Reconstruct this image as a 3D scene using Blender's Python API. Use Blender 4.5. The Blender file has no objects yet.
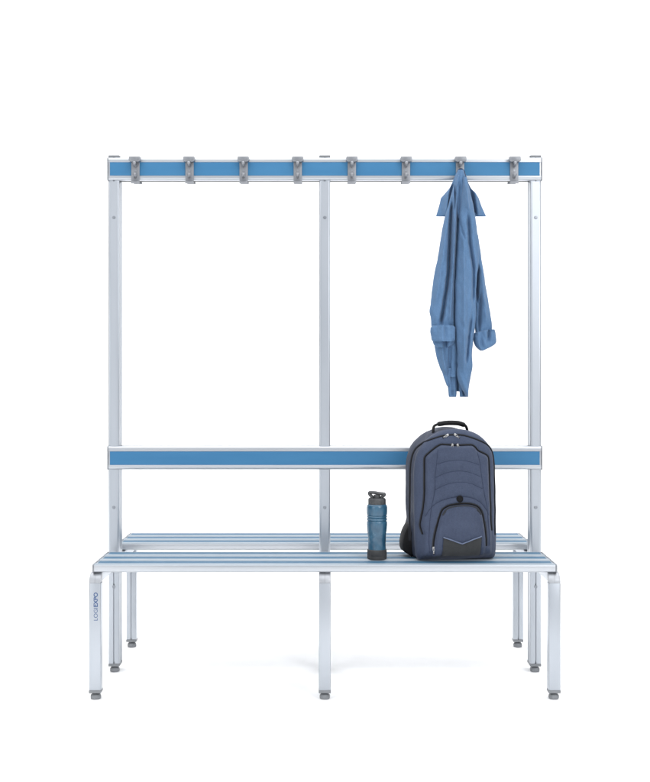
import bpy, bmesh, math, random
import numpy as np
from mathutils import Vector, noise as mnoise
PI = math.pi
random.seed(4)
scene = bpy.context.scene
COL = scene.collection

# ------------------------------------------------------------------ camera
CAM_D, CAM_H, FPX = 4.1, 1.04, 1188.0
CX, HY = 324.8, 369.0            # principal column and horizon row measured in the photograph
cam_d = bpy.data.cameras.new('camera'); cam = bpy.data.objects.new('camera', cam_d); COL.objects.link(cam)
cam.location = (0, -CAM_D, CAM_H); cam.rotation_euler = (PI/2, 0, 0)
cam_d.sensor_fit = 'HORIZONTAL'; cam_d.sensor_width = 36; cam_d.lens = FPX/650*36
cam_d.shift_x = 0.2/650; cam_d.shift_y = -22/650
cam_d.clip_end = 200
scene.camera = cam

def X(px, y): return (px-CX)*(CAM_D+y)/FPX      # real x of a photo column at depth y
def Z(py, y): return CAM_H-(py-HY)*(CAM_D+y)/FPX

# ------------------------------------------------------------------ materials
def new_mat(name):
    m = bpy.data.materials.new(name); m.use_nodes = True
    nt = m.node_tree; b = nt.nodes['Principled BSDF']
    return m, nt, b
def nd(nt, t, **kw):
    n = nt.nodes.new(t)
    for k, v in kw.items():
        if k in n.inputs: n.inputs[k].default_value = v
        else: setattr(n, k, v)
    return n
def coords(nt, scale=(1,1,1)):
    tc = nt.nodes.new('ShaderNodeTexCoord'); mp = nt.nodes.new('ShaderNodeMapping')
    mp.inputs['Scale'].default_value = scale
    nt.links.new(tc.outputs['Object'], mp.inputs['Vector']); return mp.outputs['Vector']
def mottled(name, c1, c2, rough=.5, metal=0, scale=(20,20,20), bump=0, bscale=400, spec=.5, rvar=.06, coat=0):
    m, nt, b = new_mat(name)
    v = coords(nt, scale)
    n = nd(nt, 'ShaderNodeTexNoise', Scale=1.0, Detail=5.0)
    nt.links.new(v, n.inputs['Vector'])
    r = nt.nodes.new('ShaderNodeValToRGB')
    r.color_ramp.elements[0].position = .3; r.color_ramp.elements[0].color = (*c1, 1)
    r.color_ramp.elements[1].position = .7; r.color_ramp.elements[1].color = (*c2, 1)
    nt.links.new(n.outputs['Fac'], r.inputs['Fac']); nt.links.new(r.outputs['Color'], b.inputs['Base Color'])
    mr = nd(nt, 'ShaderNodeMapRange'); mr.inputs['To Min'].default_value = rough-rvar; mr.inputs['To Max'].default_value = rough+rvar
    nt.links.new(n.outputs['Fac'], mr.inputs['Value']); nt.links.new(mr.outputs['Result'], b.inputs['Roughness'])
    b.inputs['Metallic'].default_value = metal
    b.inputs['Specular IOR Level'].default_value = spec
    b.inputs['Coat Weight'].default_value = coat
    if bump:
        n2 = nd(nt, 'ShaderNodeTexNoise', Scale=bscale, Detail=2.0)
        nt.links.new(coords(nt), n2.inputs['Vector'])
        bp = nd(nt, 'ShaderNodeBump', Strength=bump, Distance=.001)
        nt.links.new(n2.outputs['Fac'], bp.inputs['Height']); nt.links.new(bp.outputs['Normal'], b.inputs['Normal'])
    return m
def woven(name, c1, c2, thread=900, rough=.85, sheen=.3, bump=.5):
    """plain weave: two crossed thread waves plus a soft colour variation"""
    m, nt, b = new_mat(name)
    v = coords(nt)
    w1 = nd(nt, 'ShaderNodeTexWave', Scale=thread/6.28, Distortion=1.5, bands_direction='X')
    w2 = nd(nt, 'ShaderNodeTexWave', Scale=thread/6.28, Distortion=1.5, bands_direction='Z')
    nt.links.new(v, w1.inputs['Vector']); nt.links.new(v, w2.inputs['Vector'])
    mx = nd(nt, 'ShaderNodeMath', operation='ADD')
    nt.links.new(w1.outputs['Fac'], mx.inputs[0]); nt.links.new(w2.outputs['Fac'], mx.inputs[1])
    ns = nd(nt, 'ShaderNodeTexNoise', Scale=260.0, Detail=4.0); nt.links.new(v, ns.inputs['Vector'])
    lo = nd(nt, 'ShaderNodeTexNoise', Scale=14.0, Detail=3.0); nt.links.new(v, lo.inputs['Vector'])
    ad = nd(nt, 'ShaderNodeMath', operation='MULTIPLY_ADD'); ad.inputs[1].default_value = .55
    nt.links.new(ns.outputs['Fac'], ad.inputs[0])
    hl = nd(nt, 'ShaderNodeMath', operation='MULTIPLY'); hl.inputs[1].default_value = .45
    nt.links.new(lo.outputs['Fac'], hl.inputs[0]); nt.links.new(hl.outputs[0], ad.inputs[2])
    r = nt.nodes.new('ShaderNodeValToRGB')
    r.color_ramp.elements[0].position = .3; r.color_ramp.elements[0].color = (*c1, 1)
    r.color_ramp.elements[1].position = .7; r.color_ramp.elements[1].color = (*c2, 1)
    nt.links.new(ad.outputs[0], r.inputs['Fac']); nt.links.new(r.outputs['Color'], b.inputs['Base Color'])
    b.inputs['Roughness'].default_value = rough
    b.inputs['Sheen Weight'].default_value = sheen
    b.inputs['Specular IOR Level'].default_value = .25
    bp = nd(nt, 'ShaderNodeBump', Strength=bump, Distance=.0006)
    nt.links.new(mx.outputs[0], bp.inputs['Height']); nt.links.new(bp.outputs['Normal'], b.inputs['Normal'])
    return m

M = {}
M['alu'] = mottled('anodised_aluminium', (.40,.43,.47), (.465,.495,.535), .36, .8, (6,6,1.2), .015, 900, rvar=.02)
M['alu_smooth'] = mottled('rounded_aluminium', (.34,.355,.38), (.40,.415,.44), .42, .5, (30,30,30), .02, 900)
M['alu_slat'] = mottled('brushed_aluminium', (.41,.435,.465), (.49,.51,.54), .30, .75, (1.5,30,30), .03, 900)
M['alu_seat_shaded'] = mottled('shaded_seat_top', (.27,.31,.35), (.325,.365,.405), .6, .1, (1.5,40,40), .05, 900, spec=.25)  # slat aluminium darkened for upward faces, their shade set in the colour
M['blue_seat'] = mottled('blue_seat_insert', (.040,.110,.185), (.052,.132,.215), .6, 0, (2,30,30), .05, 700, spec=.25)  # rail blue dulled for the slats, grazing reflection put into the colour
M['blue'] = mottled('blue_laminate', (.032,.148,.298), (.040,.165,.318), .5, 0, (3,25,25), .02, 700, spec=.3)
M['plastic'] = mottled('grey_plastic', (.17,.18,.19), (.21,.22,.235), .5, 0, (60,60,60), .1, 900)
M['zinc'] = mottled('cast_zinc', (.205,.215,.235), (.265,.275,.295), .42, .45, (70,70,70), .15, 700)
M['zinc_light'] = mottled('polished_zinc', (.55,.55,.56), (.62,.62,.63), .28, .8, (70,70,70))
M['rail_shade'] = mottled('underside_shade_grey', (.055,.058,.062), (.075,.078,.082), .6, .1, (8,30,30), .05)  # near-black tone that paints in the shaded line under the rail
M['slot'] = mottled('slot_grey', (.16,.18,.21), (.2,.22,.25), .6, .3)
M['screw'] = mottled('steel_screw', (.26,.28,.31), (.33,.35,.38), .35, .8)
M['print'] = mottled('blue_print', (.025,.07,.19), (.035,.09,.23), .5)
M['shirt'] = woven('blue_cotton', (.074,.148,.266), (.104,.192,.330), 1500, .95, .1, .25)
M['shirt_dark'] = woven('navy_tape', (.012,.022,.055), (.018,.03,.07), 1500, .9, .1, .3)
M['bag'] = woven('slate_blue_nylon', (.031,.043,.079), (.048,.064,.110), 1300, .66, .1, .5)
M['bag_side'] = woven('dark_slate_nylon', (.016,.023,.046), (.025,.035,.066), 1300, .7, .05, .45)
M['bag_seam'] = woven('seam_thread', (.016,.024,.05), (.022,.032,.065), 1300, .8, .1, .3)
M['bag_dark'] = woven('charcoal_nylon', (.020,.022,.024), (.030,.032,.034), 1100, .7, .2, .6)
M['black'] = woven('black_webbing', (.004,.004,.005), (.009,.009,.010), 900, .7, 0, .6)
M['zip'] = mottled('black_zip', (.003,.003,.004), (.006,.006,.007), .6, spec=.15)
M['ziptape'] = woven('zip_tape', (.022,.025,.032), (.032,.036,.045), 1500, .85, 0, .5)
M['piping'] = woven('grey_blue_piping', (.10,.13,.20), (.13,.16,.25), 1300, .7, .1, .4)
M['chrome'] = mottled('nickel', (.34,.34,.34), (.44,.44,.44), .3, .9)
M['lid'] = mottled('charcoal_plastic', (.035,.037,.04), (.055,.057,.06), .5, 0, (60,60,60), .3, 600)
M['base'] = mottled('charcoal_rubber', (.028,.029,.031), (.042,.043,.045), .62, 0, (60,60,60), .3, 600)
M['bottle'] = mottled('petrol_blue_plastic', (.013,.058,.108), (.040,.118,.19), .26, 0, (38,38,26), .25, 120, coat=.25)
M['white'] = mottled('white_vinyl', (.91,.91,.91), (.93,.93,.93), .85, spec=.2)

# ------------------------------------------------------------------ mesh helpers
def link(name, bm, mat, parent=None, smooth=True, auto=35):
    me = bpy.data.meshes.new(name)
    bm.normal_update(); bm.to_mesh(me); bm.free()
    o = bpy.data.objects.new(name, me); COL.objects.link(o)
    if mat: me.materials.append(mat)
    for p in me.polygons: p.use_smooth = smooth
    if smooth and auto: me.set_sharp_from_angle(angle=math.radians(auto))
    if parent: o.parent = parent
    return o
def tag(o, label=None, cat=None, group=None, kind=None):
    if label: o['label'] = label
    if cat: o['category'] = cat
    if group: o['group'] = group
    if kind: o['kind'] = kind
    return o
def empty(name, loc=(0,0,0), rz=0):
    o = bpy.data.objects.new(name, None); COL.objects.link(o); o.location = loc; o.rotation_euler = (0,0,rz)
    o.empty_display_size = .1
    return o
def copy_tree(o, parent, off=None, rz=0):
    c = o.copy(); COL.objects.link(c); c.parent = parent
    if off is not None: c.location = Vector(o.location)+Vector(off)
    if rz: c.rotation_euler.z += rz
    for ch in list(o.children): copy_tree(ch, c)
    return c
def box(bm, x0, x1, y0, y1, z0, z1, bev=0, seg=2):
    r = bmesh.ops.create_cube(bm, size=1)
    vs = r['verts']
    for v in vs: v.co = Vector(((x0+x1)/2+v.co.x*(x1-x0), (y0+y1)/2+v.co.y*(y1-y0), (z0+z1)/2+v.co.z*(z1-z0)))
    if bev:
        es = list({e for v in vs for e in v.link_edges})
        bmesh.ops.bevel(bm, geom=es, offset=bev, segments=seg, profile=.5, affect='EDGES')
    return bm
def prism(bm, pts, axis, a, b, bev=0):
    """closed 2-D outline extruded along an axis. axis X: pts=(y,z); Y: (x,z); Z: (x,y)"""
    def P(u, v, t):
        return {'X': (t,u,v), 'Y': (u,t,v), 'Z': (u,v,t)}[axis]
    A = [bm.verts.new(P(u,v,a)) for u,v in pts]; B = [bm.verts.new(P(u,v,b)) for u,v in pts]
    n = len(pts); fs = [bm.faces.new((A[i],A[(i+1)%n],B[(i+1)%n],B[i])) for i in range(n)]
    c1 = bm.faces.new(A[::-1]); c2 = bm.faces.new(B)
    bmesh.ops.recalc_face_normals(bm, faces=fs+[c1,c2])
    if bev:
        es = list(c1.edges)+list(c2.edges)
        bmesh.ops.bevel(bm, geom=es, offset=bev, segments=2, profile=.5, affect='EDGES')
    return bm
def rrect(x0, x1, y0, y1, r, n=4):
    out = []
    for cx, cy, a0 in ((x1-r,y0+r,-90),(x1-r,y1-r,0),(x0+r,y1-r,90),(x0+r,y0+r,180)):
        for k in range(n+1):
            a = math.radians(a0+90*k/n); out.append((cx+r*math.cos(a), cy+r*math.sin(a)))
    return out
def lathe(bm, prof, n=48, c=(0,0,0), mod=None):
    rings = []
    for r, z in prof:
        ring = []
        for k in range(n):
            a = 2*PI*k/n; rr = r*(mod(a,z) if mod else 1)
            ring.append(bm.verts.new((c[0]+rr*math.cos(a), c[1]+rr*math.sin(a), c[2]+z)))
        rings.append(ring)
    for i in range(len(rings)-1):
        for k in range(n):
            bm.faces.new((rings[i][k], rings[i][(k+1)%n], rings[i+1][(k+1)%n], rings[i+1][k]))
    bm.faces.new(rings[0][::-1]); bm.faces.new(rings[-1])
    bmesh.ops.recalc_face_normals(bm, faces=bm.faces[:])
    return bm
def cyl(bm, c, r, h, axis='Z', n=20, bev=0):
    """solid cylinder starting at c running h along the axis, with chamfered ends"""
    b = bev
    prof = [(r-b,0),(r,b),(r,h-b),(r-b,h)] if b else [(r,0),(r,h)]
    t = bmesh.new(); lathe(t, prof, n)
    for v in t.verts:
        x,y,z = v.co
        v.co = {'Z':(x,y,z),'Y':(x,z,y),'X':(z,x,y)}[axis]; v.co += Vector(c)
    me = bpy.data.meshes.new('tmp'); bmesh.ops.recalc_face_normals(t, faces=t.faces[:]); t.to_mesh(me); t.free()
    bm.from_mesh(me); bpy.data.meshes.remove(me); return bm
def smooth_path(pts, n=60):
    """Catmull-Rom resample of a point list to n evenly spaced points"""
    P = [np.array(p, float) for p in pts]; P = [2*P[0]-P[1]]+P+[2*P[-1]-P[-2]]
    out = []
    for i in range(1, len(P)-2):
        for t in np.linspace(0, 1, 12, endpoint=False):
            a,b,c,d = P[i-1],P[i],P[i+1],P[i+2]
            out.append(.5*((2*b)+(-a+c)*t+(2*a-5*b+4*c-d)*t*t+(-a+3*b-3*c+d)*t**3))
    out.append(P[-2]); out = np.array(out)
    L = np.r_[0, np.cumsum(np.linalg.norm(np.diff(out,axis=0),axis=1))]
    s = np.linspace(0, L[-1], n)
    return np.stack([np.interp(s, L, out[:,k]) for k in range(out.shape[1])], 1)
def tube(bm, pts, ra, rb=None, n=10, up=(0,-1,0), taper=None, cap=True):
    """elliptical tube along pts: ra along 'up', rb sideways"""
    rb = rb or ra; rings = []; up = Vector(up); pts = [Vector(p) for p in pts]
    for i, p in enumerate(pts):
        d = (pts[min(i+1,len(pts)-1)]-pts[max(i-1,0)]).normalized()
        s = d.cross(up)
        if s.length < 1e-4: s = Vector((1,0,0))
        s.normalize(); u = s.cross(d).normalized()
        k = taper(i/(len(pts)-1)) if taper else 1
        rings.append([bm.verts.new(p+u*(ra*k*math.cos(2*PI*j/n))+s*(rb*k*math.sin(2*PI*j/n))) for j in range(n)])
    fs = []
    for i in range(len(rings)-1):
        for j in range(n): fs.append(bm.faces.new((rings[i][j],rings[i][(j+1)%n],rings[i+1][(j+1)%n],rings[i+1][j])))
    if cap: fs.append(bm.faces.new(rings[0][::-1])); fs.append(bm.faces.new(rings[-1]))
    bmesh.ops.recalc_face_normals(bm, faces=fs)
    return bm

# ------------------------------------------------------------------ setting: a white studio sweep
bm = bmesh.new()
prof = [(-9,0),(-4,0),(0,0),(1.7,0)]
R = 1.1
for k in range(1, 17):
    a = PI/2*k/16; prof.append((1.7+R*math.sin(a), R-R*math.cos(a)))
prof += [(2.8,4.0),(2.8,7.0)]
rows = []
for y, z in prof: rows.append([bm.verts.new((x,y,z)) for x in (-4.6,-2,2,4.6)])
for i in range(len(rows)-1):
    for j in range(3): bm.faces.new((rows[i][j],rows[i][j+1],rows[i+1][j+1],rows[i+1][j]))
tag(link('backdrop', bm, M['white'], auto=0), 'seamless white studio floor and backdrop', kind='structure')

# ------------------------------------------------------------------ cloakroom bench
XC = .7225; W = .0375
ZS = .425; SH = .0265              # seat top and slat height
bench = empty('cloakroom_bench', (0,0,0))
tag(bench, 'double sided aluminium cloakroom bench with blue slats, backrest rail and coat hook rail', 'bench')

def foot(parent, x, y):
    bm = bmesh.new()
    cyl(bm, (x,y,.0135), .0055, .010, 'Z', 16)
    lathe(bm, [(.012,0),(.0155,.0008),(.0165,.004),(.0165,.0095),(.0155,.0125),(.0125,.0155),(.006,.0175)], 32, (x,y,0))
    return link('levelling_foot', bm, M['plastic'], parent)

def groove_profile(x0, x1, y0, y1, r=.0042, g=.0022, d=.006, side=0):
    """box section with rounded corners and a slot down its front (-y) face"""
    p = rrect(x0, x1, y0, y1, r, 3); xc = (x0+x1)/2
    # rrect starts at the lower right corner (front right); the front face closes from the last to the first point
    if side:      # a slot down the middle of each flank
        yc = (y0+y1)/2; s_ = side/2; k = 4
        p = p[:k]+[(x1,yc-s_),(x1-.004,yc-s_),(x1-.004,yc+s_),(x1,yc+s_)]+p[k:2*k+k-0][:0]+p[k:]
        k2 = 4+4+8; p = p[:k2]+[(x0,yc+s_),(x0+.004,yc+s_),(x0+.004,yc-s_),(x0,yc-s_)]+p[k2:]
    return p+[(xc-g,y0),(xc-g,y0+d),(xc+g,y0+d),(xc+g,y0)]

# --- posts
PD = .031
def post(x):
    bm = bmesh.new()
    prism(bm, groove_profile(x-W/2, x+W/2, -PD, PD, side=.012), 'Z', .0305, 1.7648, .0006)
    o = link('post', bm, M['alu'], bench)
    b = bmesh.new(); box(b, x-.0125, x+.0125, -PD-.0009, -PD+.0006, .36, 1.683, .0004, 1)
    link('cover_strip', b, M['alu'], o)
    b = bmesh.new(); box(b, x-W/2-.0004, x+W/2+.0004, -PD-.0006, PD+.0006, 1.7652, 1.773, .0022, 2)
    link('end_cap', b, M['plastic'], o)
    b = bmesh.new(); box(b, x-W/2-.0004, x+W/2+.0004, -PD-.0006, PD+.0006, .0205, .0300, .0018, 2)
    link('foot_plug', b, M['plastic'], o)
    for y in (-.012,): foot(o, x, y)
    for z in (1.559, .566, .294):
        b = bmesh.new(); yy = -PD-(.0009 if z > .4 else -.0005)
        lathe(b, [(.0058,0),(.0058,.0008),(.0048,.0018),(.0028,.0020),(.0026,.0008),(.0001,.0008)], 20)
        for v in b.verts: v.co = Vector((x+v.co.x, yy-v.co.z, z+v.co.y))
        bmesh.ops.recalc_face_normals(b, faces=b.faces[:])
        link('screw', b, M['screw'], o)
    return o
for x in (-XC, 0, XC): post(x)

# --- rails (blue laminate held in an aluminium profile)
def rail(z0, z1, name, label, lip):
    L = .7400; y0, y1 = -.0385, .0075
    bm = bmesh.new()
    li, ui = z0+.0160, z1-lip
    p = []
    def arc(cy, cz, r, a0, a1, n=5):
        for k in range(n+1):
            a = math.radians(a0+(a1-a0)*k/n); p.append((cy+r*math.cos(a), cz+r*math.sin(a)))
    # front lower lip, rounded nose, channel for the laminate, front upper lip
    arc(y0+.010, z0+.010, .010, 270, 180, 7); p.append((y0, li-.0008)); p.append((y0+.0008, li)); p.append((y0+.003, li))
    p.append((y0+.003, ui)); p.append((y0+.0008, ui)); p.append((y0, ui+.0008))
    arc(y0+.009, z1-.009, .009, 180, 90, 7)
    arc(y0+.0175, z1-.0015, .0015, 90, 0, 2); arc(y0+.0175, z0+.0015, .0015, 0, -90, 2)
    prism(bm, p, 'X', -L, L)
    o = link(name, bm, M['alu_slat'], bench); o['label'] = label
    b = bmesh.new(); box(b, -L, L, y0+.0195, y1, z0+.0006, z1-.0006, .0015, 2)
    link('rail_shade_back', b, M['rail_shade'], o)  # dark back body, added to darken the line of the rail's underside
    b = bmesh.new(); box(b, -L+.005, L-.005, y0+.0008, y0+.0029, li+.0003, ui-.0003, .0003, 1)
    link('blue_inlay', b, M['blue'], o)
    for s in (-1, 1):
        b = bmesh.new(); prism(b, rrect(y0-.0006, y1+.0006, z0-.0006, z1+.0006, .006, 4), 'X', s*(L+.0003), s*(L+.0045), .001)
        link('end_cap', b, M['zinc'], o)
    return o
top_rail = rail(1.6855, 1.7642, 'rail', 'upper rail carrying the coat hooks', .0165)
back_rail = rail(.6955, .7765, 'rail', 'lower rail at backrest height', .0183)

# --- slats
LS = .7325
def slat(y0, wd=.080):
    y1 = y0+wd; z0, z1 = ZS-SH, ZS; r = .007
    bm = bmesh.new(); p = []
    def arc(cy, cz, r, a0, a1, n=6):
        for k in range(n+1):
            a = math.radians(a0+(a1-a0)*k/n); p.append((cy+r*math.cos(a), cz+r*math.sin(a)))
    a, b_ = y0+.021, y1-.013
    arc(y0+r, z1-r, r, 180, 90)
    p.append((a, z1)); p.append((a, z1-.002)); p.append((b_, z1-.002)); p.append((b_, z1))
    arc(y1-r, z1-r, r, 90, 0); arc(y1-.009, z0+.009, .009, 0, -90, 6); arc(y0+.009, z0+.009, .009, 270, 180, 6)
    prism(bm, p, 'X', -LS+.006, LS-.006)
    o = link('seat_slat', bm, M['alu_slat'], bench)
    o.data.materials.append(M['alu_seat_shaded'])
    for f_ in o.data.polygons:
        if f_.normal.z > .6: f_.material_index = 1  # upward faces take the darkened copy of the aluminium
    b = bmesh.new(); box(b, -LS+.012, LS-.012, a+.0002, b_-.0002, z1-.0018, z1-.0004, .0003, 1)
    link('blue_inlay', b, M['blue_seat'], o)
    for s in (-1, 1):
        b = bmesh.new()
        prism(b, rrect(y0-.0004, y1+.0004, z0-.0004, z1+.0004, r*.8, 4), 'X', s*(LS-.0058), s*LS, .0022)
        link('end_cap', b, M['zinc'], o)
    return o
for y in (-.361, -.2695, -.178): slat(y)
for y in (.098, .1895, .281): slat(y)

# --- legs with rounded corner and bearer under the slats
LY, LH = .350, .018
def leg(x, s):
    """s=-1 front bench, s=+1 rear bench"""
    yc = s*LY; o_y = yc+s*LH; i_y = yc-s*LH
    y0, y1 = min(o_y,i_y), max(o_y,i_y)
    zj, zt = .3670, ZS-SH-.0008
    bm = bmesh.new()
    if s < 0: prism(bm, rrect(x-W/2, x+W/2, y0, y1, .0042, 5), 'Z', .0305, zj-.0004, .0004)
    else:     prism(bm, groove_profile(x-W/2, x+W/2, y0, y1), 'Z', .0305, zj-.0004, .0004)
    o = link('leg', bm, M['alu'], bench)
    # rounded corner: quarter-turn section
    b = bmesh.new(); rr = zt-zj; cy = o_y-s*rr; p = [(cy-s*.004, zj), (o_y, zj)]
    for k in range(1, 13):
        a = PI/2*k/12; p.append((cy+s*rr*math.cos(a), zj+rr*math.sin(a)))
    p.append((cy-s*.004, zt))
    prism(b, p, 'X', x-W/2, x+W/2, .0036)
    cpn = link('corner_piece', b, M['alu_smooth'], o)
    b = bmesh.new(); q = [(cy, zj+.0004), (o_y+s*.0002, zj+.0004)]
    for k in range(1, 13):
        a = PI/2*k/12; q.append((cy+s*(rr+.0002)*math.cos(a), zj+(rr+.0002)*math.sin(a)-(.0003 if k == 12 else 0)))
    prism(b, q, 'X', x-.0004, x+.0004); link('seam', b, M['plastic'], cpn)
    b = bmesh.new(); ya, yb = sorted((cy-s*.0045, s*(PD+.0006)))
    prism(b, rrect(x-W/2+.001, x+W/2-.001, zj, zt-.0002, .003, 3), 'Y', ya, yb)
    link('bearer', b, M['alu'], o)
    b = bmesh.new(); box(b, x-W/2-.0004, x+W/2+.0004, y0-.0005, y1+.0005, .0205, .0300, .0018, 2)
    link('foot_plug', b, M['plastic'], o)
    foot(o, x, yc)
    return o
legs = {}
for x in (-XC, 0, XC):
    for s in (-1, 1): legs[(x,s)] = leg(x, s)

# --- printed maker's name running up the left front leg
fl = legs[(-XC,-1)]; fl['label'] = 'leg with blue lettering printed up its front face'
def text(body, size, loc, bold):
    c = bpy.data.curves.new('printed_lettering', 'FONT'); c.body = body; c.size = size
    c.extrude = .00012; c.offset = bold; c.align_x = 'LEFT'; c.align_y = 'BOTTOM_BASELINE'; c.space_character = 1.0
    o = bpy.data.objects.new('printed_lettering', c); COL.objects.link(o)
    # baseline runs upward, letters face the camera side
    o.rotation_euler = (PI/2, -PI/2, 0); o.location = loc
    c.materials.append(M['print']); o.parent = fl; o.scale = (1.0, 1.0, 1.0); return o
ty = -LY-LH-.0002
z_lo, z_hi = Z(621.0, ty), Z(592.8, ty); xb = X(97.6, ty)
bpy.context.view_layer.update()
t1 = text('LOGI', .0175, (xb, ty, z_lo), 0.0); t2 = text('EXPO', .0175, (xb, ty, z_lo), .0005)
bpy.context.view_layer.update()
w1, w2 = t1.dimensions.x, t2.dimensions.x
k = (z_hi-z_lo-.0036)/(w1+w2)
t1.scale = (k,1,1); t2.scale = (k,1,1); t2.location.z = z_lo+w1*k+.0036
bpy.context.view_layer.update()
dg = bpy.context.evaluated_depsgraph_get()
for t in (t1, t2):                       # plain meshes instead of font objects
    me = bpy.data.meshes.new_from_object(t.evaluated_get(dg)); me.name = 'printed_lettering'
    o = bpy.data.objects.new('lettering', me); COL.objects.link(o); o.parent = fl
    o.location = t.location; o.rotation_euler = t.rotation_euler; o.scale = t.scale
    if not me.materials: me.materials.append(M['print'])
    bpy.data.objects.remove(t)

# --- coat hooks
def hook():
    """T-shaped cast plate clipped over the rail with two short pegs; origin on the rail front at its middle"""
    zb, zt, zm = -.0475, .0410, .0255
    h = .0142; H = .0198
    bm = bmesh.new()
    neck = rrect(-h, h, zb, zm+.004, .0025, 3)
    prism(bm, neck, 'Y', -.0050, -.0006, .0010)
    # hood at the top: projects forward over the upper peg
    hood = [(-H+.004,zt),(-H+.0012,zt-.0012),(-H,zt-.004),(-H,zm+.0015),(-H+.0015,zm),(-h,zm-.003),(h,zm-.003),(H-.0015,zm),(H,zm+.0015),(H,zt-.004),(H-.0012,zt-.0012),(H-.004,zt)]
    prism(bm, hood, 'Y', -.0260, -.0045, .0016)
    # clip over the top of the rail and lip under it
    box(bm, -h, h, -.0040, .0180, .0388, .0410, .0006, 1)
    box(bm, -h, h, -.0150, -.0008, zb-.001, zb+.0050, .0012, 2)
    o = link('coat_hook', bm, M['zinc'], bench)
    for z, ln in ((.0150, .030), (-.0225, .022)):
        b = bmesh.new()
        pts = smooth_path([(0,-.0045,z-.004),(0,-.5*ln,z-.0045),(0,-.85*ln,z-.002),(0,-ln,z+.002)], 14)
        tube(b, pts, .0048, .0050, 14, up=(1,0,0), taper=lambda t: 1-.12*math.sin(PI*t))
        t = bmesh.new(); bmesh.ops.create_uvsphere(t, u_segments=18, v_segments=12, radius=.0066)
        for v in t.verts: v.co = Vector((v.co.x, v.co.y*.8-ln, v.co.z+z+.002))
        me = bpy.data.meshes.new('t'); t.to_mesh(me); t.free(); b.from_mesh(me); bpy.data.meshes.remove(me)
        link('peg', b, M['zinc'], o)
    b = bmesh.new(); cyl(b, (0,-.0060,-.0040), .0036, .0015, 'Y', 16, .0004)
    link('screw', b, M['screw'], o)
    return o
h0 = hook(); hz = (1.684+1.7605)/2
xs = [(-3.5+i)*.1848 for i in range(8)]
h0.location = (xs[0], -.0385, hz)
for i in range(1, 8):
    copy_tree(h0, bench, (xs[i]-xs[0], 0, 0))
for i in range(8):      # the back side carries the same row
    c = copy_tree(h0, bench); c.location = (xs[i]*1.0, .0075, hz+.0065); c.rotation_euler.z = PI

# ------------------------------------------------------------------ bottle
BY = -.248; BX = X(377.0, BY)
bottle = empty('sports_bottle', (BX, BY, ZS))
tag(bottle, 'blue plastic sports bottle with charcoal flip lid, standing left of the backpack', 'bottle')
def bz(yy): return Z(485+yy/9.78, BY)-ZS
def bw(hw): return hw/9.78/FPX*(CAM_D+BY)
z0 = bz(720)
zz = lambda yy: max(0, (bz(yy)-z0)*1.0)
bm = bmesh.new()
lathe(bm, [(bw(90),0),(bw(96),.0015),(bw(97),.005),(bw(96),zz(690)),(bw(94.5),zz(689)),(bw(96),zz(686)),(bw(96),zz(640)),(bw(95),zz(630)),(bw(91),zz(626))], 64)
link('base_cap', bm, M['base'], bottle)
rows_b = [(626,88),(600,87),(570,86),(540,86),(505,88),(470,92),(440,96),(410,98.5),(385,100),(358,100),(352,96),(347,91),(343,97),(336,100),(327,100),(322,96),(318,91),(314,97),(306,100.5),(300,97),(296,92),(292,98),(270,101),(240,101.5),(215,101),(200,98),(190,92),(186,86)]
bm = bmesh.new()
zlo, zhi = zz(626), zz(400)
def grip(a, z):
    if z > zlo+.004 and z < zhi:
        t = (z-zlo)/(zhi-zlo); e = math.sin(PI*t)
        return 1-.045*e*max(0, math.cos(3*a+.6))**1.5-.012*e*math.sin(5*a+z*160)
    return 1
den = []
for i in range(len(rows_b)-1):
    (a,b_),(c,d) = rows_b[i], rows_b[i+1]; n = max(1, int(abs(c-a)/7))
    for k in range(n): den.append((a+(c-a)*k/n, b_+(d-b_)*k/n))
den.append(rows_b[-1])
lathe(bm, [(bw(r_), zz(y_)) for y_, r_ in den], 96, mod=grip)
link('bottle_body', bm, M['bottle'], bottle)
bm = bmesh.new()
def facet(a, z): return 1/ max(.94, math.cos((a % (PI/6))-PI/12))*.985
lathe(bm, [(bw(84),zz(190)),(bw(86),zz(187)),(bw(86),zz(150)),(bw(85),zz(136)),(bw(79),zz(128)),(bw(30),zz(126))], 72, mod=facet)
lid = link('screw_lid', bm, M['lid'], bottle)
bm = bmesh.new()
cyl(bm, (0,0,zz(127)), bw(34), zz(96)-zz(127), 'Z', 24, .0008)
link('spout', bm, M['lid'], lid)
bm = bmesh.new()     # flip loop: strap from the hinge over the spout
hw = bw(74)
pts = smooth_path([(-hw*.62,0,zz(128)),(-hw*.72,0,zz(112)),(-hw*.98,0,zz(92)),(-hw*.95,0,zz(74)),(-hw*.2,0,zz(76)),(hw*.3,0,zz(82)),(hw*.92,0,zz(86)),(hw*.98,0,zz(97)),(hw*.70,0,zz(113)),(hw*.66,0,zz(128))], 44)
tube(bm, pts, .0095, .0054, 16, up=(0,-1,0))
link('carry_loop', bm, M['lid'], lid)
bottle.location.z = ZS+.0002
bottle.rotation_euler.z = math.radians(-12)

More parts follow.
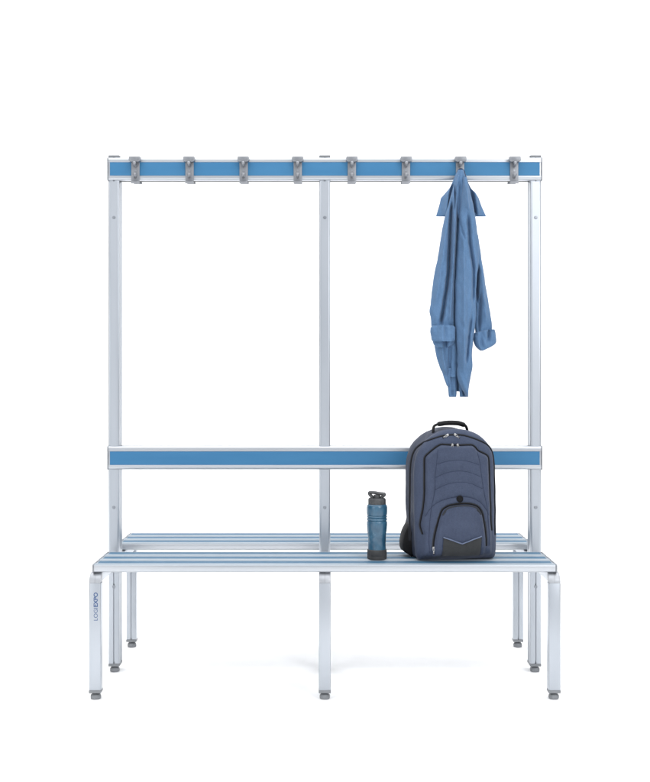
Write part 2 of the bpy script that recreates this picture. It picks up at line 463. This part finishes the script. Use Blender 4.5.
# ------------------------------------------------------------------ backpack
TH = math.radians(8); BGY = -.205; BGX = .4165
bag = empty('backpack', (BGX, BGY, ZS), TH)
tag(bag, 'slate blue backpack with black zips and charcoal front pocket, standing upright on the seat slats', 'backpack')
c_, s_ = math.cos(TH), math.sin(TH)
def FP(px, py, d):
    """photo position of a detail lying d in front of the bag's middle -> local (u, z)"""
    yw = BGY-d*c_
    return ((X(px,yw)-BGX-d*s_)/c_, Z(py,yw)-ZS)
OUT = [(417,559),(410.5,555),(408.3,545),(407.3,520),(406.8,495),(407,470),(408.3,458),(412,448.5),(419,439.8),(428,433.2),(438,429.4),(451,428),(464,429.3),(475,433),(484,439.6),(490.5,448),(493.6,458),(495,475),(495.6,500),(495.8,525),(495.6,545),(494.2,554),(489,559),(470,560.5),(451,561),(434,560.5)]
ol = [( (X(a,BGY)-BGX)/ (c_+.02), Z(b,BGY)-ZS) for a,b in OUT]
ol = [(u, max(v, .0)) for u,v in ol]
mu = (min(a for a,b in ol)+max(a for a,b in ol))/2
ol = [((u-mu)*.945+mu-.002, v) for u,v in ol]
ol = smooth_path(ol+[ol[0]], 301)[:-1]
ol[:,1] = np.maximum(ol[:,1], 0)
def seg_dist(pts, q, closed=False):
    """distance from points q (n,2) to polyline pts"""
    P = np.asarray(pts); A = P; B = np.roll(P,-1,0)
    if not closed: A, B = P[:-1], P[1:]
    best = np.full(len(q), 1e9)
    for a, b in zip(A, B):
        ab = b-a; t = np.clip(((q-a)@ab)/max(ab@ab,1e-12), 0, 1)
        best = np.minimum(best, np.linalg.norm(q-a-t[:,None]*ab, axis=1))
    return best
def inside(pts, q):
    P = np.asarray(pts); r = np.zeros(len(q), bool); j = len(P)-1
    for i in range(len(P)):
        xi, yi = P[i]; xj, yj = P[j]
        c = ((yi > q[:,1]) != (yj > q[:,1])) & (q[:,0] < (xj-xi)*(q[:,1]-yi)/((yj-yi) if abs(yj-yi)>1e-12 else 1e-12)+xi)
        r ^= c; j = i
    return r
def ss(x, a, b):
    t = np.clip((x-a)/(b-a), 0, 1); return t*t*(3-2*t)
def F(lst, d, n=80): return smooth_path([FP(a,b,d) for a,b in lst], n)
Z1 = F([(410.2,540),(409.6,520),(409.8,495),(410.3,470),(411.6,458),(415.5,448.6),(424,442),(433,438),(441,435.6),(451,434.6),(461,435),(470,437.4),(480,441.3),(487,445),(491.3,450),(493.4,458),(494.2,475),(494.3,500),(494.3,535)], .060)
Z2 = F([(422.6,533.5),(420.6,527),(420.4,522),(422.6,510),(424,495),(424.4,475),(424.6,460),(426,455.6),(432,450.2),(439.5,445),(444,444.6),(457,445.4),(471,445.2),(475,447),(479.5,451.5),(487,455.2),(489.6,459.5),(490,475),(490.6,500),(491.2,518),(492.2,531)], .088, 110)
Z3 = F([(432.4,547),(433.5,536),(436,524),(440,511.5),(444.5,506.6),(452,504.2),(461,503.4),(470,504),(477.5,507),(481.5,513),(484,524),(485.2,536),(485.8,546)], .100, 90)
ARC4 = F([(425,516),(429,509),(436,502.5),(447,498),(459,496.4),(471,497.8),(480,502.5),(486,509.5),(489.3,516)], .098, 60)
S1 = F([(437.6,449),(436.4,460),(434.6,475),(434,490),(430.6,506),(428.6,520),(427.8,538),(428.6,552)], .092, 60)
S2 = F([(477.3,452),(479.6,462),(481.4,476),(483.6,492),(486.8,510),(488.3,530),(488.5,546)], .092, 60)
A1 = F([(436.6,464),(446,461.3),(456,460),(467,461.2),(479.4,465)], .098, 40)
A2 = F([(435,477.4),(446,472.6),(457,470.8),(469,472.3),(481.2,477)], .098, 40)
A3 = F([(434.2,489.6),(446,484),(458,481.9),(470,483.4),(482.8,489)], .098, 40)
PK = F([(441.6,556),(441.6,535),(442,516),(445,510.6),(452,508),(461,507.2),(470,507.8),(476,510.4),(479.6,516),(480.6,535),(480.6,556)], .104, 80)
def low_noise(u, v, sc, seed=0):
    return np.array([mnoise.noise(Vector((a*sc, b*sc, seed))) for a, b in zip(u, v)])
p2 = list(map(tuple, Z2))+[FP(492,556,.088), FP(470,559,.088), FP(440,559,.088), FP(421,556,.088)]
p3 = list(map(tuple, Z3))+[FP(485,557,.1), FP(432,557,.1)]
def front(q, fine=True):
    """depth in front of the bag's middle plane of its outer surface at local (u, z)"""
    q = np.atleast_2d(q)
    d = seg_dist(ol, q, True); ins = inside(ol, q); d = np.where(ins, d, 0)
    Rr = .048
    t = np.clip(d/Rr, 0, 1)
    y = .052+.034*np.sqrt(np.maximum(0, 1-(1-t)**2))+.010*ss(d, .03, .12)
    # lower half of the bag is fuller
    y += .012*ss(.30-q[:,1], 0, .2)*ss(d, .0, .05)
    for poly, h, w in ((p2, .009, .010), (p3, .011, .010)):
        dd = seg_dist(poly, q, True); i2 = inside(poly, q); sd = np.where(i2, dd, -dd)
        y += h*ss(sd, -.002, w)
    if fine:
        for ln, dep, w in ((Z1,.0030,.0035),(Z2,.0032,.0035),(Z3,.0036,.004),(S1,.0017,.0022),(S2,.0017,.0022),(A1,.0013,.002),(A2,.0013,.002),(A3,.0013,.002),(ARC4,.0022,.0025),(PK,.0016,.0022)):
            dd = seg_dist(ln, q); y -= dep*np.exp(-(dd/w)**2)
        # quilted panels swell a little between their seams
        k = np.minimum.reduce([seg_dist(l, q) for l in (A1,A2,A3,ARC4,S1,S2)])
        y += .0022*ss(k, 0, .018)
        # pouch pocket bulge
        cu, cz = FP(461, 530, .1); y += .006*np.exp(-((q[:,0]-cu)/.05)**2-((q[:,1]-cz)/.04)**2)
        y += .0032*low_noise(q[:,0], q[:,1], 20, 1)+.0013*low_noise(q[:,0]*1.8, q[:,1]*.8, 60, 5)
    return y
cen = np.array([0.0, .20]); NR = 84
rings2, ysf = [], []
rr = 1-np.linspace(0, 1, NR)**1.25*.992
qs = np.concatenate([cen+(ol-cen)*r for r in rr])
yf = front(qs)
N = len(ol)
bm = bmesh.new(); rings = []
# back panel, side wall, front
for r in (.05, .3, .6, .85, .95): rings.append([bm.verts.new((p[0], .098-.012*(1-0)*(r>.9), p[1])) for p in cen+(ol-cen)*r])
for j, yb in enumerate((.080,.068,.055,.040,.025,.010,-.005,-.020,-.035,-.045)):
    bul = .0035*math.sin(PI*min(1, (j+1)/9)); 
    ring = []
    for i, p in enumerate(ol):
        n_ = p-cen; n_ = n_/np.linalg.norm(n_)
        w_ = .0045*mnoise.noise(Vector((p[0]*14, yb*25, p[1]*20)))+.0016*mnoise.noise(Vector((p[0]*40, yb*50, p[1]*45)))
        q = p+n_*(bul+w_-.0035); ring.append(bm.verts.new((q[0], yb, max(0, q[1]))))
    rings.append(ring)
for j in range(NR):
    rings.append([bm.verts.new((qs[j*N+i][0], -yf[j*N+i], max(0,qs[j*N+i][1]))) for i in range(N)])
for a, b in zip(rings[:-1], rings[1:]):
    for i in range(N): bm.faces.new((a[i], a[(i+1)%N], b[(i+1)%N], b[i]))
bm.faces.new(rings[0]); bm.faces.new(rings[-1][::-1])
bmesh.ops.recalc_face_normals(bm, faces=bm.faces[:])
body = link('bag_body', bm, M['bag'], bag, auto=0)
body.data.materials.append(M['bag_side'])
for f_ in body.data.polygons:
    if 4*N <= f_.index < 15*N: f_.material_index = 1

def on_front(path, off=.0):
    y = front(np.asarray(path)); return [(p[0], -(yy+off), p[1]) for p, yy in zip(path, y)]
def zipper(path, r, tape, name='zip'):
    bm = bmesh.new(); tube(bm, on_front(path, .0022), r*.8, r, 8)
    o = link(name, bm, M['zip'], bag)
    bm = bmesh.new(); tube(bm, on_front(path, .0006), .0012, tape, 8)
    link('zip_tape', bm, M['ziptape'], o); return o
z1 = zipper(Z1, .0014, .0034); z2 = zipper(Z2, .0020, .0046); z3 = zipper(Z3, .0024, .0058)
for ln, nm, r in ((S1,'seam',.0009),(S2,'seam',.0009),(A1,'seam',.0008),(A2,'seam',.0008),(A3,'seam',.0008),(ARC4,'seam',.0010)):
    bm = bmesh.new(); tube(bm, on_front(ln, .0002), r, r, 6); link(nm, bm, M['bag_seam'], bag)
# tape curve inside the pocket zip
T3 = F([(441.2,514.5),(445.2,508.8),(452.6,506.2),(461,505.5),(469.6,506.1),(476.2,508.8),(480.2,514.5)], .104, 40)
bm = bmesh.new(); tube(bm, on_front(T3, .0004), .0010, .0042, 8); link('zip_tape', bm, M['ziptape'], bag)
# charcoal patch pocket with a V-shaped top edge
def patch(poly_top, poly_bot, off, mat, name, nv=14):
    bm = bmesh.new(); T = np.asarray(poly_top); B = np.asarray(poly_bot); grid = []
    for j in range(nv+1):
        q = T+(B-T)*j/nv; y = front(q)+off
        e = np.minimum(1, np.minimum.reduce([np.full(len(q), min(j, nv-j)/1.5), np.arange(len(q))/2.0, np.arange(len(q))[::-1]/2.0]))
        grid.append([bm.verts.new((p[0], -(yy+.002*ee-.002), p[1])) for p, yy, ee in zip(q, y, e)])
    for j in range(nv):
        for i in range(len(T)-1): bm.faces.new((grid[j][i],grid[j][i+1],grid[j+1][i+1],grid[j+1][i]))
    bmesh.ops.recalc_face_normals(bm, faces=bm.faces[:])
    return link(name, bm, mat, bag, auto=0)
topl = [FP(a,b,.112) for a,b in ((441.8,536.2),(450,539.0),(455,541),(461,543.2),(467,541),(472,538.8),(480.6,536))]
topl = np.stack([np.interp(np.linspace(0,6,31), range(7), [t[k] for t in topl]) for k in (0,1)], 1)
botl = np.stack([np.linspace(FP(441.8,556.5,.112)[0], FP(480.6,556.5,.112)[0], 31), np.full(31, FP(461,556.8,.112)[1])], 1)
patch(topl, botl, .0028, M['bag_dark'], 'front_pocket')
bm = bmesh.new(); tube(bm, on_front(topl, .0036), .0016, .0019, 8); link('piping', bm, M['piping'], bag)
for xa in (441.6, 480.8):
    ln = np.array([FP(xa, 536, .11), FP(xa, 556.5, .11)]); ln = ln[0]+(ln[1]-ln[0])*np.linspace(0,1,16)[:,None]
    bm = bmesh.new(); tube(bm, on_front(ln, .0012), .0009, .0010, 6); link('seam', bm, M['bag_seam'], bag)
# black round badge
bu, bz_ = FP(459.6, 498.9, .11); yb = front(np.array([[bu,bz_]]))[0]
bm = bmesh.new(); lathe(bm, [(.0108,-.002),(.0110,.0015),(.0100,.0030),(.0090,.0034),(.0086,.0026),(.0060,.0026),(.0055,.0036),(.0002,.0040)], 36)
for v in bm.verts: v.co = Vector((bu+v.co.x, -(yb+v.co.z), bz_+v.co.y))
bmesh.ops.recalc_face_normals(bm, faces=bm.faces[:]); link('badge', bm, M['zip'], bag)
# zip sliders with pull tabs
def slider(px, py, ang, d, zp, ln=.016):
    u, z = FP(px, py, d); y = -(front(np.array([[u,z]]))[0]+.0030)
    bm = bmesh.new(); box(bm, -.0035,.0035,-.0030,.0010,-.0045,.0045,.0012,2)
    pts = smooth_path([(0,-.0030,.003),(0,-.0058,0),(0,-.0030,-.004)], 10); tube(bm, pts, .0010, .0013, 8, up=(1,0,0))
    o = link('zip_slider', bm, M['chrome'], zp); o.location = (u,y,z)
    b = bmesh.new()
    ring = [(.0028*math.cos(a), -.0046, -.0050+.0034*math.sin(a)) for a in np.linspace(0,2*PI,18)]
    tube(b, ring, .0008, .0008, 6)
    box(b, -.0019,.0019,-.0056,-.0038,-.0085-ln*.75,-.0080,.0007,1)
    pt = link('pull_tab', b, M['chrome'], o); o.rotation_euler = (0, ang, 0)
    b = bmesh.new(); cyl(b, (0,-.0064,-.0085-ln*.45), .0011, .001, 'Y', 10); box(b, -.0024,.0024,-.0060,-.0034,-.0085-ln,-.0085-ln*.72,.0008,1)
    link('pull_grip', b, M['zip'], pt)
slider(447.2, 435.0, math.radians(62), .08, z1, .010); slider(455.0, 434.6, math.radians(-50), .08, z1, .010)
slider(452.6, 445.0, math.radians(14), .095, z2, .012); slider(458.0, 445.2, math.radians(-14), .095, z2, .012)
slider(432.2, 547.0, 0, .098, z3, .012)
# top handle
bm = bmesh.new(); hy = -.012
hp = [( (X(a,BGY+hy)-BGX)/c_, hy, Z(b+1.3,BGY+hy)-ZS) for a,b in ((432.8,434.5),(432.4,429),(433.4,424.8),(437,422.9),(445,421.7),(451,421.5),(458,422.0),(464.5,424),(466.6,427.5),(467.0,431),(467.2,435))]
tube(bm, smooth_path(hp, 60), .0100, .0042, 14, up=(0,-1,0))
hd = link('carry_handle', bm, M['black'], bag)
bm = bmesh.new(); tube(bm, smooth_path(hp[3:8], 40), .0130, .0080, 16, up=(0,-1,0), taper=lambda t: min(1,.78+4*min(t,1-t)))
link('handle_grip', bm, M['black'], hd)
# shoulder straps hanging behind, their padded lower ends bulging out at both sides
def strap(pts, name='shoulder_strap'):
    bm = bmesh.new(); P = smooth_path(pts, 70)
    tube(bm, P, .030, .0085, 16, up=(.12,-1,0), taper=lambda t: .55+.45*math.sin(PI*min(1,max(0,t))**.8))
    return link(name, bm, M['black'], bag, auto=0)
strap([(-.045,.108,.40),(-.080,.118,.33),(-.108,.112,.24),(-.112,.100,.16),(-.126,.084,.105),(-.147,.074,.060),(-.138,.075,.030),(-.10,.088,.022)])
strap([(.045,.108,.40),(.085,.118,.33),(.108,.112,.24),(.116,.100,.16),(.136,.090,.10),(.147,.086,.055),(.120,.088,.026),(.09,.092,.022)])
# stretch side pocket on the left flank
bm = bmesh.new()
pp = [((X(a,BGY+.03)-BGX)/c_, Z(b,BGY+.03)-ZS) for a,b in ((407.3,524),(404.2,530),(402.6,537),(401.9,543),(403.2,549),(407.2,551.8),(412,552.5),(412,524))]
pp = smooth_path(pp+[pp[0]], 49)[:-1]
prism(bm, [tuple(p) for p in pp], 'Y', -.004, .066, .006)
link('side_pocket', bm, M['black'], bag, auto=50)
# base skirt
bm = bmesh.new(); base = []
sk = [(p[0], p[1]) for p in ol if p[1] < .012]
for a,b,r in ((-.100,-.070,.010),):
    pass
bm.free()

# ------------------------------------------------------------------ shirt
SY = -.085; SX = X(460.5, SY); SZT = Z(170, SY)
shirt = empty('shirt', (SX, SY, SZT))
tag(shirt, 'long sleeved blue cotton shirt with rolled cuffs hanging from the second hook from the right', 'shirt')
FOLD = 3.0
def drape(name, rows, yc, thick, folds=(), parent=shirt, mat=None, n=56, m=150, wob=.0012, seed=0, back=.45, sharp=.55, open_hem=True, edge=.0006):
    """loft of closed, creased cross-sections hanging in z; rows: (photo row, left column, right column[, yc, thick])"""
    py = np.array([r[0] for r in rows], float)
    def monot(vals, t):
        b_ = np.array(vals, float); sl = np.gradient(b_, py) if len(py) > 2 else np.zeros(len(py))
        i = np.clip(np.searchsorted(py, t, side='right')-1, 0, len(py)-2); h = py[i+1]-py[i]; q = (t-py[i])/h
        return (2*q**3-3*q**2+1)*b_[i]+(q**3-2*q**2+q)*h*sl[i]+(-2*q**3+3*q**2)*b_[i+1]+(q**3-q**2)*h*sl[i+1]
    T = np.linspace(py[0], py[-1], m)
    L = monot([r[1] for r in rows], T); Rr = monot([r[2] for r in rows], T)
    YC = np.interp(T, py, [r[3] if len(r) > 3 else yc for r in rows]); TK = np.interp(T, py, [r[4] if len(r) > 4 else thick for r in rows])
    bm = bmesh.new(); rings = []
    for t, l, r, yy, tk in zip(T, L, Rr, YC, TK):
        ring = []
        for side in (0, 1):
            for i in range(n):
                u = i/n if side == 0 else 1-i/n
                u2 = .5-.5*math.cos(PI*u)
                px = l+(r-l)*u2
                y = yy; prof = math.sin(PI*u2)**sharp if 0 < u2 < 1 else 0
                if side == 0:
                    y -= tk*prof
                    for (path, dep, wd) in folds:
                        fp = np.interp(t, [a[0] for a in path], [a[1] for a in path]); on = ss(t, path[0][0]-8, path[0][0]+6)*(1-ss(t, path[-1][0]-6, path[-1][0]+8))
                        y += FOLD*dep*float(on)*math.exp(-(abs(px-fp)/(wd*.72))**1.6)*min(1, prof*1.3)
                    k = 1
                else:
                    y += tk*back*prof; k = -.6
                xw = X(px, yy); zw = Z(t, yy)
                nz = mnoise.noise(Vector((xw*55, seed, zw*9)))*1.6+mnoise.noise(Vector((xw*90, seed+3, zw*42)))*.9
                nz += 1.1*mnoise.noise(Vector(((xw+zw*.45)*70, seed+9, (zw-xw*.4)*16)))
                y += k*wob*nz*(.3+.7*prof)*2.1
                xw += wob*.8*mnoise.noise(Vector((side*0+seed, u2*2, zw*38)))
                ring.append(bm.verts.new((xw-SX, y-SY, zw-SZT)))
        rings.append(ring)
    N_ = 2*n
    for a, b in zip(rings[:-1], rings[1:]):
        for i in range(N_): bm.faces.new((a[i], a[(i+1)%N_], b[(i+1)%N_], b[i]))
    bm.faces.new(rings[0]); 
    if open_hem:
        # turn the hem inwards so the lower edge has cloth thickness and a dark hollow
        last = rings[-1]; c = Vector((0,0,0))
        for v in last: c += v.co
        c /= N_
        inner = []
        for v in last:
            d = v.co-c; q = c+Vector((d.x*.94, d.y*.80, 0)); inner.append(bm.verts.new((q.x, q.y, v.co.z+.0015)))
        up = [bm.verts.new((c.x+(q.co.x-c.x)*.85, q.co.y, q.co.z+.007)) for q in inner]
        for A, B in ((last, inner), (inner, up)):
            for i in range(N_): bm.faces.new((A[i], A[(i+1)%N_], B[(i+1)%N_], B[i]))
        bm.faces.new(up[::-1])
    else: bm.faces.new(rings[-1][::-1])
    bmesh.ops.recalc_face_normals(bm, faces=bm.faces[:])
    return link(name, bm, mat or M['shirt'], parent, auto=0)

# yoke folded over the hook: two pointed wings
drape('yoke', [(170.5,457.2,463.8),(175,455.2,466),(183,452,468.4),(189,448.8,471.6),(194,444.4,475.8),(198,441,478.6),(202,440,480),(207,438.7,482),(212,437.2,484),(216.4,435.8,486)],
      -.064, .020, folds=(([(183,448),(216,445)], -.008, 3.5), ([(186,452),(217,450)], .012, 2.5), ([(186,474),(217,477)], -.007, 3.5), ([(184,469.5),(217,473.5)], .012, 2.6)), seed=1, sharp=.35, back=.2, wob=.0010)
# back panel (the innermost layer, its tail shows at the bottom)
drape('back_panel', [(176,457,464),(200,450,472),(240,446,475),(300,440,473),(350,440,470),(375,447,468.8),(384,448.2,468.2),(391.5,448.8,467.8)],
      -.082, .016, folds=(([(370,457.4),(398,457.4)], .016, 1.3),), seed=2, wob=.0010)
# left front with its sleeve lying over it
lf = drape('front_panel', [(322,434,456.5),(327,433.2,457.4),(335,433,457.3),(348,434.8,457.2),(356,436.2,457),(364,438.6,457.2),(372,442.2,457.2),(377.3,446.2,457)],
      -.094, .016, folds=(([(345,450),(380,449)], .006, 2.2), ([(345,441),(372,445)], -.004, 3)), seed=3, m=90)
# narrow lower flap left of the notch
drape('front_panel', [(352,436.0,449.5),(364,438.9,449.4),(372,442.0,449.2),(380,444.6,449.0),(386,446.6,449.4)],
      -.092, .010, seed=9, m=60, n=30)
drape('shirt_tail', [(368,445,457),(378,446.6,457),(388,447.9,456.8),(397,448.8,456.3)], -.090, .012, folds=(([(370,452),(398,452.4)], .003, 1.6),), seed=14, m=50, n=30)
drape('shirt_tail', [(372,458.4,470),(382,458.8,469.4),(390,459.2,468.6),(397,459.8,467.6)], -.092, .010, folds=(([(374,463),(398,464)], .004, 1.6),), seed=10, m=50, n=30)
# upper left sleeve and side
sl = drape('sleeve', [(176,456.8,460.5),(190,452.4,458.6),(203,448.8,457.6),(216,445,457.2),(230,442,456.8),(248,439.2,456.2),(262,436.8,455.6),(275,434,455.2),(290,432,454.7),(303,430.6,454.3),(311,429.4,454.2),(317,430.6,454),(324,431,454),(333,432,453.4)],
      -.104, .024, folds=(([(205,451.5),(225,450),(250,449.2),(275,448),(300,444.5),(322,441)], .016, 2.0), ([(200,455),(240,453.6),(300,450.5),(320,449)], -.007, 2.2), ([(212,446.5),(250,443),(300,436)], -.004, 4), ([(186,455),(212,454.2)], .009, 1.4)), seed=4, wob=.0013)
# centre fold falling from the hook
drape('collar', [(170.5,457.6,463.6),(176,455.8,465.2),(183,454.8,465.6),(190,454.6,465.6),(198,455.2,464.6),(206,456.4,462.8),(213,457.2,461),(219,457.8,459.4)],
      -.104, .022, folds=(([(186,459.6),(216,458.6)], .004, 1.6),), seed=5, m=60, n=36)
# right front with the buttoning edge, curved shirt-tail hem
rf = drape('front_panel', [(178,462.4,466.8),(190,461.8,469.6),(203,460.6,472.8),(216,459,475.2),(230,458.2,477),(248,457.2,479),(262,456.4,478.8),(275,455.8,477.2),(290,455,476.2),(300,455.4,475.8),(315,455,476.2),(330,455.6,474.6),(345,456.8,472.8),(355,457.8,472),(365,457.6,472.6),(372,457.0,471.6),(380,457.8,470.2),(387,460.6,468.9),(392,463.6,468.3),(396.8,466.6,467.8)],
      -.116, .028, folds=(([(215,467.5),(245,469.5),(270,473.5),(300,473)], .008, 2.2), ([(240,463),(300,463),(370,463)], -.004, 3.0), ([(318,471),(335,468.5),(360,466)], .006, 1.8), ([(225,459.8),(240,464)], .003, 1.3), ([(190,465),(215,468)], -.004, 2)), seed=6, wob=.0013)
# right sleeve behind
sr = drape('sleeve', [(235,470,478.2),(248,471,480),(262,472.5,482),(275,473.6,484.2),(290,474.4,486.4),(303,475,488.6),(315,475,490.6),(326,474.8,492),(336,475.6,491.6)],
      -.088, .022, folds=(([(270,477),(290,476.8),(300,477.2)], .012, 1.7), ([(295,480),(330,478.4)], .007, 2), ([(265,481),(320,485)], -.004, 3)), seed=7, wob=.0013)
def cuff(parent, rows, yc, tk, seed, folds=()):
    """rolled cuff: a fat turned-back band with an open dark end"""
    o = drape('rolled_cuff', rows, yc, tk, folds=folds, parent=parent, seed=seed, m=60, wob=.0022, sharp=.42, back=.5)
    return o
cuff(sl, [(325.6,432.6,453.2),(327,431.0,454.8),(330,430.4,455.2),(336,430.8,455.2),(340,431.6,455.0),(341.6,433,454.2)], -.118, .036, 11, folds=(([(325,444),(342,446)], .004, 3),))
cuff(sl, [(336,433.2,453.8),(342,432.8,454.2),(345.4,434.2,451.6),(347.6,437,447)], -.106, .024, 12, folds=(([(334,445.5),(349,445.2)], .012, 2.6),))
cuff(sr, [(329.6,487.6,494.2),(332.4,475.4,495.2),(335,473.6,495.8),(340,473.2,496.4),(343.6,474.2,495.2),(346.4,475.6,491.6),(349,478,486.6),(350.6,480,483)], -.096, .030, 13, folds=(([(330,488.5),(338,487.5)], .008, 2.2), ([(330,479),(345,481)], .003, 2.4)))
# hanging loop over the hook peg
bm = bmesh.new()
lp = smooth_path([(X(457.4,-.09)-SX,.006,Z(173.5,-.09)-SZT),(X(458.2,-.09)-SX,.004,Z(170.2,-.09)-SZT),(X(461,-.09)-SX,.002,Z(168.4,-.09)-SZT),(X(464,-.09)-SX,.004,Z(170.4,-.09)-SZT),(X(465.4,-.09)-SX,.006,Z(174.5,-.09)-SZT),(X(467.4,-.09)-SX,.010,Z(183,-.09)-SZT)], 40)
tube(bm, lp, .0075, .0024, 10, up=(0,-1,0)); link('hanging_loop', bm, M['shirt_dark'], shirt)

# ------------------------------------------------------------------ light: unseen area lamps added for the white studio look, and a graded world
WF, WS = .88, .03
w = bpy.data.worlds.new('World'); scene.world = w; w.use_nodes = True
nt = w.node_tree; bg = nt.nodes['Background']
tc = nt.nodes.new('ShaderNodeTexCoord'); sp = nt.nodes.new('ShaderNodeSeparateXYZ'); rp = nt.nodes.new('ShaderNodeValToRGB')
mr = nt.nodes.new('ShaderNodeMapRange'); mr.inputs['From Min'].default_value = -1
nt.links.new(tc.outputs['Generated'], sp.inputs[0]); nt.links.new(sp.outputs['Z'], mr.inputs['Value']); nt.links.new(mr.outputs[0], rp.inputs['Fac'])
nt.nodes.remove(rp); nt.nodes.remove(mr)
def mth(op, a, b=None):
    n = nt.nodes.new('ShaderNodeMath'); n.operation = op
    for k_, v_ in enumerate((a, b)):
        if v_ is None: continue
        if isinstance(v_, (int, float)): n.inputs[k_].default_value = v_
        else: nt.links.new(v_, n.inputs[k_])
    return n.outputs[0]
ax = mth('ABSOLUTE', sp.outputs['X'])
side = mth('SUBTRACT', 1.0, mth('POWER', ax, 1.2))           # 1 straight ahead/behind, 0 to the sides, added so metal edges turn dark
up_ = mth('MAXIMUM', sp.outputs['Z'], 0.0)
val = mth('ADD', mth('MULTIPLY', side, WF), mth('ADD', mth('MULTIPLY', up_, .25), WS))
cmb = nt.nodes.new('ShaderNodeCombineColor')
nt.links.new(mth('MULTIPLY', val, .97), cmb.inputs[0]); nt.links.new(mth('MULTIPLY', val, .99), cmb.inputs[1]); nt.links.new(mth('MULTIPLY', val, 1.03), cmb.inputs[2])
nt.links.new(cmb.outputs[0], bg.inputs['Color']); bg.inputs['Strength'].default_value = 1.0
def area(name, loc, target, sx, sy, power, col=(1,1,1)):
    l = bpy.data.lights.new(name, 'AREA'); l.shape = 'RECTANGLE'; l.size = sx; l.size_y = sy; l.energy = power; l.color = col
    o = bpy.data.objects.new(name, l); COL.objects.link(o); o.location = loc
    o.rotation_euler = (Vector(target)-Vector(loc)).to_track_quat('-Z','Y').to_euler(); return o
area('added_overhead_light', (0,-.6,4.6), (0,-.2,0), 8.5, 7.5, 355)  # added lamp out of view, whitens the floor and lifts seat shadows
area('added_backdrop_light', (0,1.0,5.2), (0,2.8,1.2), 8, 1.2, 95)  # added lamp out of view, burns the backdrop to white
area('key_softbox', (2.6,-4.4,2.6), (0,0,1.0), 1.8, 1.8, 70)
area('added_fill_light', (-3.2,-4.0,1.6), (0,0,.9), 2.2, 2.2, 34)  # added lamp out of view, brightens front faces from the left

scene.view_settings.view_transform = 'Standard'; scene.view_settings.look = 'None'
scene.view_settings.exposure = 0; scene.view_settings.gamma = 1
scene.cycles.max_bounces = 8
